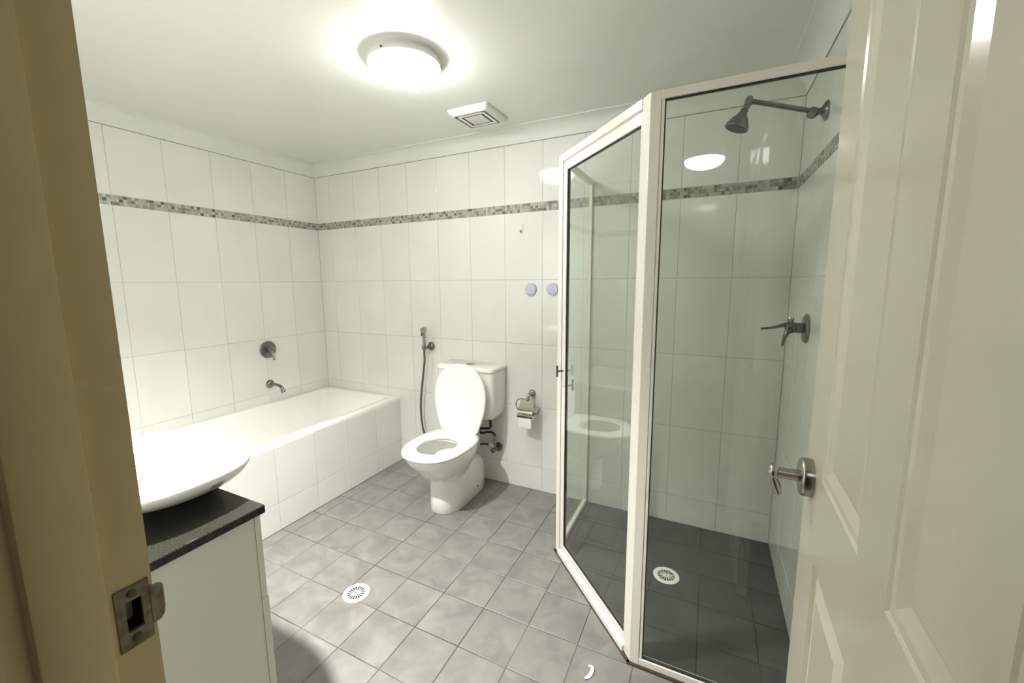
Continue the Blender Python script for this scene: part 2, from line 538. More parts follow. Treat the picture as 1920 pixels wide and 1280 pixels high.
fs += [(0, 1, 3, 2), (4 * n - 4, 4 * n - 2, 4 * n - 1, 4 * n - 3)]
sp.add(vs, fs)
plate = sp.build('strike_plate', mt_rust, frame)
for z in (0.9945, 1.0425):
    s_ = MB().lathe([(0.0042, 0), (0.0042, .0006), (.003, .0012)], (SX + t, -2.1705, z), (1, 0, 0), 14)
    s_.build('screw', mt_ink, plate)
    for a in (0, 90):
        pass

# bathroom door, standing open against the right wall
DA = R(1.5)
DE = Vector((2.974, -1.485, 0))                 # free edge, outer face
dS = Vector((-math.sin(DA), -math.cos(DA), 0))  # along the leaf towards the hinge
dN = Vector((-math.cos(DA), math.sin(DA), 0))   # out of the visible face
def DP(s, n, z):
    return DE + dS * s + dN * n + Vector((0, 0, z))
DL, DZ0, DZ1, DT = 0.69, 0.012, 2.045, 0.038
leaf = MB()
def dquad(pts):
    leaf.add([DP(*p) for p in pts], [tuple(range(len(pts)))])
SC = [0, .112, .3015, .391, .580, DL]
ZR = [DZ0, .16, .905, 1.042, 1.94, DZ1]
for i in range(5):
    for j in range(5):
        if i in (1, 3) and j in (1, 3):
            continue
        leaf.add([DP(SC[i], 0, ZR[j]), DP(SC[i + 1], 0, ZR[j]), DP(SC[i + 1], 0, ZR[j + 1]), DP(SC[i], 0, ZR[j + 1])], [(0, 1, 2, 3)])
bk = [DP(0, -DT, DZ0), DP(DL, -DT, DZ0), DP(DL, -DT, DZ1), DP(0, -DT, DZ1)]
ft = [DP(0, 0, DZ0), DP(DL, 0, DZ0), DP(DL, 0, DZ1), DP(0, 0, DZ1)]
leaf.add(bk + ft, [(0, 1, 2, 3), (0, 1, 5, 4), (1, 2, 6, 5), (2, 3, 7, 6), (3, 0, 4, 7)])
dl = leaf.build('door_1', mt_door, smooth=0, flip_fix=False)
bm = bmesh.new(); bm.from_mesh(dl.data)
bmesh.ops.remove_doubles(bm, verts=bm.verts[:], dist=1e-5)
bmesh.ops.recalc_face_normals(bm, faces=bm.faces[:])
bm.to_mesh(dl.data); bm.free()
tag(dl, kind='structure')
for i in (1, 3):
    for j in (1, 3):
        s0, s1, z0, z1 = SC[i], SC[i + 1], ZR[j], ZR[j + 1]
        up = j == 3
        # rings: opening, foot of the moulding, bead, field
        if up:
            ofs = [(0, 0.0), (.004, -.0022), (.012, -.0028), (.028, -.0075), (.031, -.0075), (.034, -.006)]
        else:
            ofs = [(0, 0.0), (.003, -.006), (.006, -.0065), (.036, -.0008), (.038, -.0004)]
        rings = [[DP(s0 + o, h, z0 + o), DP(s1 - o, h, z0 + o), DP(s1 - o, h, z1 - o), DP(s0 + o, h, z1 - o)] for o, h in ofs]
        pm = MB().loft(rings, cap0=False, cap1=True)
        po = pm.build('door_panel', mt_door, dl, smooth=0, flip_fix=False)
# handle: round rose, spindle, privacy turn
HO = DP(0.047, 0, 1.018)
rose = MB().lathe([(.0315, 0), (.0315, .013), (.030, .016), (.027, .0175), (.012, .0175)], HO, dN, 36).build('door_handle', mt_satin, dl)
MB().lathe([(.0095, .0165), (.0088, .045), (.0088, .052)], HO, dN, 20).build('spindle', mt_satin, rose)
kn = MB().lathe([(.006, .046), (.0115, .049), (.0135, .053), (.0125, .058), (.009, .0615), (.003, .063)], HO, dN, 24)
kn.build('turn_knob', mt_satin, rose)
tl = MB()
dn = Vector((0, 0, -1))
o_ = HO + dN * .053
tl.tube([o_, o_ + dn * .012 + dS * .002, o_ + dn * .022 + dS * .004 - dN * .004, o_ + dn * .036 + dS * .006 - dN * .009], [.008, .0065, .0075, .0045], 12, 4)
tl.build('turn_lever', mt_satin, rose)

# ------------------------------------------------------------------ bathtub
BW, BZ, BY = 0.755, 0.494, -1.665
tub = thing('bathtub', (BW / 2, -.85, 0), 'built in white bathtub with tiled front along the left wall', 'bathtub')
def rrect(x0, x1, y0, y1, z, r, k=6):
    pts = []
    for cx, cy, a0 in ((x1 - r, y1 - r, 0), (x0 + r, y1 - r, 90), (x0 + r, y0 + r, 180), (x1 - r, y0 + r, 270)):
        for i in range(k + 1):
            a = R(a0 + 90 * i / k)
            pts.append((cx + r * math.cos(a), cy + r * math.sin(a), z))
    return pts
e = 0.0015
rings = [rrect(e, BW, BY, -e, BZ - .028, .004), rrect(e, BW + .001, BY, -e, BZ - .006, .005), rrect(e + .002, BW - .003, BY + .004, -e - .002, BZ, .008),
         rrect(.03, BW - .062, BY + .07, -.045, BZ, .05), rrect(.036, BW - .070, BY + .078, -.052, BZ - .005, .06), rrect(.05, BW - .085, BY + .1, -.07, BZ - .06, .08),
         rrect(.075, BW - .11, BY + .17, -.12, BZ - .25, .10), rrect(.11, BW - .14, BY + .25, -.19, BZ - .36, .12), rrect(.17, BW - .2, BY + .35, -.28, BZ - .385, .1)]
MB().loft(rings, cap0=False).build('tub_shell', mt_porc, tub, smooth=50)
fp = MB().box((BW - .09, YF + .001, 0), (BW - .0012, -e, BZ - .012)).box((e, YF + .001, 0), (BW - .0012, BY - .003, BZ - .012)).build('front_panel', mt_grout, tub)
yb = [0.0]
yb += [-0.0052 - TW * (k + 1) for k in range(8)]
yb.append(YF + .001)
for z0, z1 in ((0, Z0), (Z0, BZ - .008)):
    for i in range(len(yb) - 1):
        a = yb[i] - yb[i + 1] - WG
        if a < .02:
            continue
        o = put_tile('panel_tile', tile_mesh('wall_tile', a, z1 - z0 - WG, .008, .0012, mt_tile), (BW, (yb[i] + yb[i + 1]) / 2, (z0 + z1) / 2), rot_left, fp, .0015)
        o.location = Vector(o.location) - world_loc(fp)

# ------------------------------------------------------------------ toilet
TX = 1.44
toilet = thing('toilet', (TX, -.35, 0), 'white close coupled toilet with its lid raised against the cistern', 'toilet')
def oval(wd, f1, f0, z, nf=2.3, nb=3.2, fc=None, k=40, x0=TX):
    fc = fc if fc is not None else f0 + (f1 - f0) * .5
    pts = []
    for i in range(k):
        a = 2 * PI * i / k
        c, s_ = math.cos(a), math.sin(a)
        n_ = nf if s_ > 0 else nb
        x = wd * math.copysign(abs(c) ** (2 / n_), c)
        y = (f1 - fc if s_ > 0 else fc - f0) * math.copysign(abs(s_) ** (2 / n_), s_)
        pts.append((x0 + x, -(fc + y), z))
    return pts
ped = [oval(.100, .506, .045, 0, 2.4, 4, .34), oval(.103, .510, .045, .004, 2.4, 4, .34), oval(.102, .505, .047, .08, 2.4, 4, .34), oval(.103, .504, .05, .15, 2.4, 4, .34), oval(.1035, .505, .058, .185, 2.4, 3.6, .34), oval(.1035, .506, .075, .212, 2.4, 3.2, .34), oval(.102, .504, .105, .234, 2.4, 2.8, .34), oval(.098, .498, .15, .250, 2.4, 2.6, .36), oval(.088, .485, .21, .260, 2.4, 2.4, .38)]
pan = [oval(.09, .48, .26, .17, 2.4, 2.6, .38), oval(.104, .507, .245, .205, 2.4, 2.6, .38), oval(.117, .533, .235, .235, 2.3, 2.6, .39), oval(.135, .578, .225, .265, 2.3, 2.6, .40), oval(.153, .622, .22, .30, 2.3, 2.8, .42), oval(.168, .655, .21, .335, 2.3, 3, .44), oval(.175, .675, .20, .362, 2.3, 3, .45), oval(.178, .682, .195, .388, 2.3, 3, .45),
       oval(.172, .676, .20, .392, 2.3, 3, .45), oval(.122, .622, .34, .392, 2.2, 2.2), oval(.120, .62, .342, .380, 2.2, 2.2), oval(.158, .655, .275, .368, 2.2, 2.4), oval(.152, .638, .275, .33, 2.2, 2.4), oval(.122, .588, .32, .26, 2.2, 2.2), oval(.07, .52, .38, .205, 2.2, 2.2)]
MB().loft(ped).loft(pan, True, True).build('pan', mt_porc, toilet, smooth=60)
MB().loft([oval(.113, .575, .337, .2485, 2.2, 2.2), oval(.113, .575, .337, .2495, 2.2, 2.2)]).build('water', mat('bowl_water', (.55, .57, .56), .03), toilet)
# foot fixing cap and link block under the cistern
MB().lathe([(.006, -.004), (.006, .002), (.004, .004)], (TX + .1015, -.21, .055), (1, 0, 0), 12).build('fixing_screw', mt_dkchrome, toilet)
MB().box((TX - .06, -.17, .25), (TX + .05, -.06, .468), .02).build('flush_inlet', mt_porc, toilet)
seat = MB().loft([oval(.180, .690, .222, .395, 2.3, 3, .45), oval(.187, .697, .215, .399, 2.3, 3, .45), oval(.187, .697, .215, .408, 2.3, 3, .45), oval(.182, .691, .22, .413, 2.3, 3, .45),
                  oval(.115, .618, .345, .413, 2.2, 2.3), oval(.108, .611, .352, .409, 2.2, 2.3), oval(.108, .611, .352, .399, 2.2, 2.3), oval(.113, .617, .346, .395, 2.2, 2.3), oval(.180, .690, .222, .395, 2.3, 3, .45)], False, False).build('seat', mt_plastic, toilet, smooth=50)
# raised lid: an egg outline standing almost upright
def egg(scale, dy):
    out = []
    for i in range(25):                                   # round top half
        a = PI * i / 24
        c, s_ = math.cos(a), math.sin(a)
        out.append((.1865 * math.copysign(abs(c) ** (2 / 2.15), c), .208 * s_ ** (2 / 2.15)))
    low = [(.1865 * (1 - .30 * t ** 1.8), -.214 * t) for t in (.12, .25, .38, .5, .62, .74, .86, .95)]
    bot = [(.123, -.2185), (.112, -.2215), (.06, -.2225), (0, -.2225)]
    out += [(-x, z) for x, z in low + bot]
    out += [(x, z) for x, z in reversed(low + bot[:3])]
    pts = []
    for x, z in out:
        zz = .632 + z * scale
        pts.append((TX + x * scale, -(.252 + dy) + (zz - .42) / .42 * .032, zz))
    return pts
MB().loft([egg(.95, -.010), egg(.99, -.008), egg(1, -.003), egg(1, .003), egg(.985, .0075), egg(.93, .0092), egg(.5, .0105)]).build('seat_lid', mt_plastic, toilet, smooth=60)
for sx in (-1, 1):
    h = MB().lathe([(.0075, -.028), (.009, -.026), (.009, .026), (.0075, .028)], (TX + sx * .088, -.235, .417), (1, 0, 0), 14)
    h.tube([(TX + sx * .088 - .005, -.235, .402), (TX + sx * .088 - .005, -.235, .417)], .0065, 10)
    h.build('seat_hinge', mt_white, toilet)
    MB().lathe([(.0045, .028), (.0055, .029), (.0055, .034), (.003, .036)], (TX + sx * .088, -.235, .417), (1, 0, 0), 12).build('hinge_pin', mt_satin, toilet)
# cistern
def cis(wd, dpt, z, r=.035, back=.004, k=5):
    x0, x1, y0, y1 = TX - wd, TX + wd, -dpt, -back
    pts = []
    for cx, cy, a0, rr in ((x1, y1, 0, .004), (x0, y1, 90, .004), (x0, y0, 180, r), (x1, y0, 270, r)):
        sx = -rr if a0 in (0, 270) else rr
        sy = -rr if a0 in (0, 90) else rr
        for i in range(k + 1):
            a = R(a0 + 90 * i / k)
            pts.append((cx + sx + rr * math.cos(a), cy + sy + rr * math.sin(a), z))
    return pts
MB().loft([cis(.135, .12, .466), cis(.158, .135, .470), cis(.178, .148, .482), cis(.192, .158, .503), cis(.200, .165, .535), cis(.204, .172, .60), cis(.207, .182, .70), cis(.209, .186, .788)]).build('cistern', mt_porc, toilet, smooth=60)
MB().loft([cis(.207, .184, .789), cis(.213, .192, .792, .038), cis(.214, .193, .808, .038), cis(.211, .190, .816, .038), cis(.203, .182, .818, .036)]).build('cistern_lid', mt_porc, toilet, smooth=60)
fb = MB().lathe([(.023, .8175), (.023, .820), (.021, .8215), (.0205, .8205)], (0, 0, 0), (0, 0, 1), 28)
fb.v = [Vector((TX + p.x * 1.25, -.095 + p.y, p.z)) for p in fb.v]
fbo = fb.build('flush_button', mt_chrome, toilet)
MB().box((TX - .0012, -.115, .8206), (TX + .0012, -.075, .8222)).build('button_split', mt_ink, fbo)

# supply stop valve by the pan, with the black hose to the cistern
valve = thing('stop_valve', (1.578, -.03, .25), 'chrome stop valve on the wall right of the toilet pan', 'valve')
VY = -.052
MB().lathe([(.031, 0), (.031, .004), (.026, .011), (.013, .013)], (1.588, -.0005, .248), (0, -1, 0), 28).build('wall_flange', mt_dkchrome, valve)
MB().tube([(1.588, -.005, .248), (1.588, VY - .012, .248)], .0125, 16).tube([(1.588, VY, .243), (1.588, VY, .298)], .010, 16).build('valve_body', mt_dkchrome, valve)
MB().lathe([(.014, 0), (.016, .004), (.016, .016), (.012, .024), (.005, .026)], (1.588, VY - .01, .248), (-.55, -.83, -.1), 8).build('valve_handle', mt_dkchrome, valve)
MB().lathe([(.0115, 0), (.0125, .003), (.0125, .016), (.0105, .018), (.0105, .026), (.012, .028), (.012, .044), (.008, .05)], (1.588, VY, .292), (0, 0, 1), 12).build('coupling_nut', mt_satin, valve)
MB().tube([(1.588, VY, .335), (1.589, -.058, .352), (1.575, -.066, .367), (1.543, -.07, .366), (1.508, -.07, .354), (1.486, -.07, .357), (1.477, -.07, .369), (1.492, -.07, .383), (1.527, -.07, .388), (1.560, -.072, .397), (1.573, -.08, .42), (1.573, -.09, .470)], .0078, 12, 6).build('supply_hose', mt_rubber, valve)
MB().tube([(1.588, VY, .268), (1.556, VY, .274), (1.545, VY, .275)], [.012, .012, .009], 14).build('side_outlet', mt_white, valve)

# hand held bidet spray with its hose
bid = thing('bidet_sprayer', (1.035, -.02, .89), 'chrome hand bidet sprayer on wall bracket with long hose beside toilet', 'sprayer')
MB().lathe([(.030, 0), (.030, .006), (.024, .014), (.012, .018), (.010, .042)], (1.062, -.0005, .898), (0, -1, 0), 28).build('wall_flange', mt_dkchrome, bid)
MB().tube([(1.062, -.040, .898), (1.050, -.048, .896)], .010, 12).lathe([(.0155, -.013), (.0175, -.010), (.0175, .010), (.0155, .013)], (1.040, -.052, .893), (0.05, 0, 1), 20).build('bracket', mt_dkchrome, bid)
MB().tube([(1.039, -.052, .880), (1.041, -.054, .93), (1.044, -.056, .985), (1.047, -.058, 1.012)], [.0125, .010, .0125, .0165], 16, 4).build('spray_handle', mt_satin, bid)
MB().lathe([(.012, -.022), (.0185, -.016), (.0195, 0), (.0195, .016), (.016, .022)], (1.046, -.062, 1.018), (.25, -.95, -.2), 20).build('spray_head', mt_satin, bid)
MB().box((1.027, -.072, .975), (1.034, -.060, 1.012), .003).build('trigger', mt_dkchrome, bid)
MB().tube([(1.039, -.052, .884), (1.0375, -.052, .85), (1.036, -.05, .80), (1.024, -.05, .725), (1.006, -.05, .61), (.991, -.05, .50), (.988, -.05, .43), (.994, -.05, .35), (1.010, -.05, .27), (1.06, -.045, .19), (1.16, -.03, .16), (1.28, -.026, .19), (1.40, -.03, .232), (1.468, -.045, .259), (1.52, -.052, .272), (1.547, VY, .275)], .0075, 12, 7).build('hose', mt_braid, bid)

# toilet roll holder and roll
tph = thing('toilet_roll_holder', (1.83, -.03, .6), 'chrome toilet roll holder with flap cover on wall right of cistern', 'holder')
MB().lathe([(.024, 0), (.024, .004), (.021, .012), (.013, .020), (.006, .023)], (1.833, -.0005, .645), (0, -1, 0), 28).build('wall_flange', mt_chrome, tph)
MB().tube([(1.833, -.012, .648), (1.832, -.045, .648), (1.829, -.063, .635), (1.828, -.066, .613)], [.011, .0115, .0105, .009], 14, 5).build('arm', mt_chrome, tph)
MB().tube([(1.832, -.064, .618), (1.79, -.064, .619), (1.764, -.064, .612), (1.750, -.064, .592), (1.750, -.064, .570), (1.762, -.064, .545), (1.776, -.064, .530), (1.88, -.064, .532), (1.899, -.064, .548), (1.908, -.064, .572)], .0042, 10, 6).build('wire_bar', mt_chrome, tph)
# cover: curved sheet over the roll
cv = []
path = [(-.062, .624), (-.078, .600), (-.094, .575), (-.106, .553), (-.110, .538), (-.1085, .523), (-.101, .510)]
path = [(p.x, p.y) for p in catmull([Vector((a, b, 0)) for a, b in path], 3)]
rings = []
for (yy, zz) in path:
    tt = (0.624 - zz) / .114
    xl, xr = 1.788 - .016 * tt, 1.876 - .0005 * tt
    rings.append([(xl, yy, zz), (xr, yy, zz), (xr, yy + .0018, zz - .0004), (xl, yy + .0018, zz - .0004)])
MB().loft(rings).build('cover_flap', mat('mirror_chrome', (.50, .50, .45), .07, metal=1), tph, smooth=35)
roll_ = thing('toilet_roll', (1.825, -.064, .531), 'white toilet paper roll hanging under the chrome flap cover', 'toilet paper')
rp = MB().lathe([(.016, 0), (.036, 0), (.036, .088), (.016, .088), (.016, 0)], (1.778, -.064, .531), (1, 0, 0), 32, False)
rp.build('paper_roll', mt_paper, roll_)
sh = []
for yy, zz in [(-.0995, .535), (-.1003, .515), (-.1005, .49), (-.0998, .468), (-.0985, .449)]:
    sh.append([(1.779, yy, zz), (1.865, yy - .001, zz - .003 * (zz < .46)), (1.865, yy + .0012, zz - .003 * (zz < .46)), (1.779, yy + .0012, zz)])
MB().loft(sh).build('loose_sheet', mt_paper, roll_)

# little wall fittings
hk = thing('wall_hook', (1.762, 0, 1.655), 'small clear white adhesive hook on back wall above the cistern', 'hook')
MB().box((1.752, -.004, 1.63), (1.772, 0.001, 1.685), .002).build('hook_plate', mt_white, hk)
MB().tube([(1.762, -.004, 1.648), (1.762, -.014, 1.640), (1.762, -.020, 1.642), (1.762, -.021, 1.652)], .004, 10, 4).build('hook', mt_satin, hk)
for x, lab in ((1.824, 'round lilac disc hook on back wall, fully visible left one'), (1.962, 'round lilac disc hook half hidden behind the shower door frame')):
    d = MB().lathe([(.034, -.001), (.036, .003), (.036, .009), (.034, .012), (.030, .0128)], (x, 0, 1.297), (0, -1, 0), 40).build('wall_disc', mt_lilac, origin=(x, 0, 1.297))
    tag(d, lab, 'wall disc', 'lilac wall discs')

# bath taps on the left wall
bm_ = thing('bath_mixer', (0, -.496, .878), 'round chrome bath mixer on the left wall above the bath spout', 'tap')
MB().lathe([(.061, 0), (.061, .004), (.057, .008), (.03, .010), (.022, .011)], (0.0005, -.496, .878), (1, 0, 0), 40).build('wall_plate', mt_dkchrome, bm_)
MB().lathe([(.021, .009), (.021, .034), (.023, .036), (.023, .055), (.018, .064), (.008, .067)], (0, -.496, .878), (1, 0, 0), 24).build('mixer_body', mt_dkchrome, bm_)
MB().tube([(.050, -.496, .872), (.062, -.500, .852), (.075, -.506, .832), (.086, -.511, .812)], [.010, .0085, .008, .009], 12, 4).build('lever', mt_chrome, bm_)
sp_ = thing('bath_spout', (0, -.503, .630), 'curved chrome bath spout on the left wall below the mixer', 'tap')
MB().lathe([(.029, 0), (.029, .005), (.026, .013), (.017, .022), (.012, .024)], (0.0005, -.503, .630), (1, 0, 0), 30).build('wall_flange', mt_dkchrome, sp_)
MB().tube([(.015, -.503, .630), (.06, -.503, .631), (.10, -.503, .628), (.128, -.503, .616), (.139, -.503, .598)], [.012, .0105, .010, .011, .012], 16, 5).lathe([(.013, 0), (.015, .003), (.015, .020), (.012, .021)], (.1385, -.503, .602), (.3, 0, -1), 20).build('spout', mt_dkchrome, sp_)

# ------------------------------------------------------------------ floor drains
def drain(x, y, label, rot):
    d = thing('floor_drain', (x, y, 0), label, 'drain', 'round floor drains')
    MB().lathe([(.0, .0024), (.0385, .0025)], (x, y, 0), (0, 0, 1), 40, False).build('drain_well', mt_black, d)
    rg = MB().lathe([(.0565, 0.0005), (.0565, .0030), (.054, .0046), (.043, .0046), (.0395, .0036), (.0375, .0036), (.0375, .0010)], (x, y, 0), (0, 0, 1), 48, False)
    rg.build('drain_ring', mt_drain, d)
    gr = MB()
    gr.lathe([(.0085, .0020), (.0085, .0038), (.0065, .0040), (.0035, .0038), (.0035, .0020)], (x, y, 0), (0, 0, 1), 20, False)
    for k in range(18):
        a = rot + 2 * PI * k / 18
        c, s_ = math.cos(a), math.sin(a)
        vs = []
        for r_, hw in ((.008, .0009), (.0378, .0017)):
            for sg in (-1, 1):
                for zz in (.0020, .0038):
                    vs.append((x + c * r_ - s_ * sg * hw, y + s_ * r_ + c * sg * hw, zz))
        gr.add(vs, [(0, 1, 3, 2), (4, 6, 7, 5), (0, 4, 5, 1), (2, 3, 7, 6), (1, 5, 7, 3), (0, 2, 6, 4)])
    gr.build('drain_grate', mt_drain, d)
drain(1.487, -1.171, 'round white floor drain in the open floor before the toilet', .1)
drain(2.694, -0.473, 'round white floor drain inside the shower enclosure', .3)

# ------------------------------------------------------------------ shower enclosure
SX0, SYP = 2.178, -.514             # left post
SX1, SYF = 2.620, -.985             # front post
scr = thing('shower_screen', (2.5, -.6, 0), 'white framed corner shower screen with diagonal glass door', 'shower screen')
ddir = Vector((SX1 - SX0, SYF - SYP, 0)); DLN = ddir.length; ddir.normalize()
dnrm = Vector((ddir.y, -ddir.x, 0))          # outwards, towards the room
if dnrm.dot(Vector((-1, -1, 0))) < 0:
    dnrm = -dnrm
def SP(s, n, z):
    return Vector((SX0, SYP, 0)) + ddir * s + dnrm * n + Vector((0, 0, z))
def sbox(mb, s0, s1, n0, n1, z0, z1):
    vs = [SP(s0, n0, z0), SP(s1, n0, z0), SP(s1, n1, z0), SP(s0, n1, z0), SP(s0, n0, z1), SP(s1, n0, z1), SP(s1, n1, z1), SP(s0, n1, z1)]
    mb.add(vs, [(3, 2, 1, 0), (4, 5, 6, 7), (0, 1, 5, 4), (1, 2, 6, 5), (2, 3, 7, 6), (3, 0, 4, 7)])
    return mb
HT = 1.893
FT = .024  # frame depth
# fixed posts
MB().prism([(SX0 - .006, SYP + .02), (SX0 + .022, SYP + .02), (SX0 + .026, SYP + .006), tuple(SP(.028, -.022, 0))[:2], tuple(SP(.030, 0, 0))[:2], tuple(SP(.002, .002, 0))[:2], (SX0 - .006, SYP + .004)], 0, HT).build('left_post', mt_frame, scr, smooth=20, bevel=.0015)
MB().prism([tuple(SP(DLN - .042, 0.0, 0))[:2], (SX1 - .002, SYF - .004), (SX1 + .028, SYF - .004), (SX1 + .028, SYF + .022), (SX1 + .01, SYF + .03), tuple(SP(DLN - .042, -.024, 0))[:2]], 0, HT).build('front_post', mt_frame, scr, smooth=20, bevel=.0015)
# head and sill of the diagonal side
MB().add([], []) 
mb = sbox(MB(), .03, DLN - .042, -.022, .002, HT - .030, HT); mb.build('door_head', mt_frame, scr, bevel=.0015)
mb = sbox(MB(), .03, DLN - .042, -.022, -.008, HT - .040, HT - .030); mb.build('head_lip', mt_frame, scr)
mb = sbox(MB(), .03, DLN - .042, -.028, .010, .002, .026); sbox(mb, .03, DLN - .042, -.026, -.020, .026, .036); mb.build('door_sill', mt_frame, scr, bevel=.002)
# left return panel
LX = SX0 + .008
MB().box((LX - .010, -.018, 0), (LX + .010, -.001, HT)).build('wall_channel', mt_frame, scr, bevel=.001)
MB().box((LX - .012, SYP + .02, HT - .026), (LX + .012, -.018, HT)).build('top_rail', mt_frame, scr, bevel=.001)
MB().box((LX - .012, SYP + .02, .001), (LX + .012, -.018, .026)).build('bottom_rail', mt_frame, scr, bevel=.001)
MB().box((LX - .0025, SYP + .022, .024), (LX + .0025, -.016, HT - .024)).build('glass_pane', mt_glass, scr)
# front return panel
FY = SYF + .008
MB().box((W - .026, FY - .012, 0), (W - .001, FY + .012, HT)).build('wall_channel', mt_frame, scr, bevel=.001)
MB().box((SX1 + .028, FY - .012, HT - .024), (W - .026, FY + .012, HT)).build('top_rail', mt_frame, scr, bevel=.001)
MB().box((SX1 + .028, FY - .012, .001), (W - .026, FY + .012, .026)).build('bottom_rail', mt_frame, scr, bevel=.001)
MB().box((SX1 + .0295, FY - .010, 0.026), (SX1 + .038, FY + .010, HT - .024)).build('side_channel', mt_frame, scr, bevel=.001)
MB().box((SX1 + .034, FY - .0025, .024), (W - .024, FY + .0025, HT - .022)).build('glass_pane', mt_glass, scr)
g_ = MB().box((SX1 + .038, FY - .006, HT - .0275), (W - .026, FY + .006, HT - .0238)).box((SX1 + .038, FY - .006, .026), (SX1 + .0405, FY + .006, HT - .024)).box((SX1 + .0405, FY - .006, .026), (W - .026, FY + .006, .029))
g_.build('gasket', mt_gasket, scr)
# grubby sealant line where the frame meets the floor
mb = sbox(MB(), -.006, DLN + .004, -.03, .0145, .0002, .0035)
mb.box((SX1 - .012, SYF - .014, .0002), (W - .002, SYF + .022, .0035)).box((LX - .015, SYP - .01, .0002), (LX + .015, -.002, .0035))
mb.build('sealant', mt_seal, scr)
# the door leaf
d0, d1 = .034, DLN - .046
dz0, dz1 = .040, HT - .036
mb = sbox(MB(), d0, d0 + .034, -.021, -.003, dz0, dz1)
sbox(mb, d1 - .006, d1, -.021, -.003, dz0, dz1)
sbox(mb, d0 + .034, d1 - .006, -.021, -.003, dz1 - .036, dz1)
sbox(mb, d0 + .034, d1 - .006, -.021, -.003, dz0, dz0 + .026)
sdoor = mb.build('door', mt_frame, scr, bevel=.001)
mb = sbox(MB(), d0 + .030, d1 - .002, -.0145, -.0095, dz0 + .02, dz1 - .03)
mb.build('glass_pane', mt_glass, sdoor)
mb = sbox(MB(), d0 + .034, d0 + .039, -.018, -.006, dz0 + .026, dz1 - .036)
sbox(mb, d0 + .039, d1 - .006, -.018, -.006, dz1 - .039, dz1 - .036)
sbox(mb, d0 + .039, d1 - .006, -.018, -.006, dz0 + .026, dz0 + .029)
mb.build('gasket', mt_gasket, sdoor)
def tpull(sg, z):
    n0 = -.003 if sg > 0 else -.021
    m_ = MB()
    m_.tube([SP(d0 + .017, n0, z), SP(d0 + .017, n0 + sg * .030, z)], .0045, 12)
    m_.tube([SP(d0 + .017, n0 + sg * .031, z - .026), SP(d0 + .017, n0 + sg * .031, z + .026)], .0058, 12)
    m_.build('handle', mt_dkchrome, sdoor)
tpull(1, .934)
tpull(-1, .862)
MB().lathe([(.003, 0), (.003, .001)], SP(d0 + .02, -.003, .862), dnrm, 10).build('screw', mt_ink, sdoor)

# shower head on its arm
sa = thing('wall_shower', (W, -.445, 1.935), 'chrome shower rose on a straight arm high on the right wall', 'shower head')
MB().lathe([(.034, 0), (.034, .003), (.030, .008), (.016, .016), (.012, .020), (.012, .034)], (W - .0005, -.445, 1.936), (-1, 0, 0), 32).build('wall_flange', mt_dkchrome, sa)
MB().lathe([(.015, -.014), (.017, -.010), (.017, .010), (.015, .014)], (W - .043, -.447, 1.934), (.5, 0.1, .85), 8).tube([(W - .03, -.446, 1.935), (W - .055, -.448, 1.942)], .011, 12).build('elbow_nut', mt_dkchrome, sa)
MB().tube([(W - .045, -.448, 1.940), (2.898, -.468, 2.004)], .0088, 14).build('arm', mt_dkchrome, sa)
MB().lathe([(.006, -.016), (.013, -.012), (.014, 0), (.012, .010), (.010, .016)], (2.897, -.468, 2.003), (.2, 0, .98), 8).tube([(2.897, -.468, 2.0), (2.893, -.470, 1.985), (2.884, -.472, 1.975)], [.011, .0105, .009], 12).build('swivel', mt_dkchrome, sa)
ax = Vector((-.36, -.05, -.93)).normalized()
MB().lathe([(.010, 0), (.0135, .003), (.0135, .015), (.016, .018), (.0205, .026), (.031, .040), (.040, .058), (.0425, .068), (.0415, .072), (.037, .073)], Vector((2.886, -.471, 1.977)), ax, 36).build('rose', mt_dkchrome, sa, smooth=50)
MB().lathe([(.0365, .0725), (.035, .0745), (.01, .0750)], Vector((2.886, -.471, 1.977)), ax, 36).build('spray_plate', mt_rubber, sa)

# shower mixer
sm = thing('shower_mixer', (W, -.441, 1.159), 'chrome shower mixer tap with lever on the right shower wall', 'tap')
MB().lathe([(.056, 0), (.056, .004), (.050, .010), (.034, .013), (.022, .014)], (W - .0005, -.441, 1.159), (-1, 0, 0), 40).build('wall_plate', mt_dkchrome, sm)
MB().lathe([(.020, .012), (.020, .036), (.0185, .037), (.0185, .039), (.021, .040), (.021, .060), (.017, .068), (.008, .071)], (W, -.441, 1.161), (-1, 0, 0), 24).build('mixer_body', mt_dkchrome, sm)
MB().tube([(W - .050, -.441, 1.174), (W - .073, -.441, 1.171), (W - .105, -.442, 1.160), (W - .150, -.443, 1.153)], [.010, .008, .0055, .0045], 12, 5).build('lever', mt_dkchrome, sm)
MB().tube([(W - .050, -.447, 1.156), (W - .064, -.456, 1.141), (W - .073, -.462, 1.118), (W - .078, -.466, 1.090)], [.013, .010, .0065, .004], 12, 5).build('diverter_lever', mt_dkchrome, sm)
MB().lathe([(.006, 0), (.007, .008), (.010, .013), (.011, .018), (.008, .024), (.003, .026)], (W - .053, -.441, 1.176), (0, 0, 1), 16).build('knob', mt_chrome, sm)

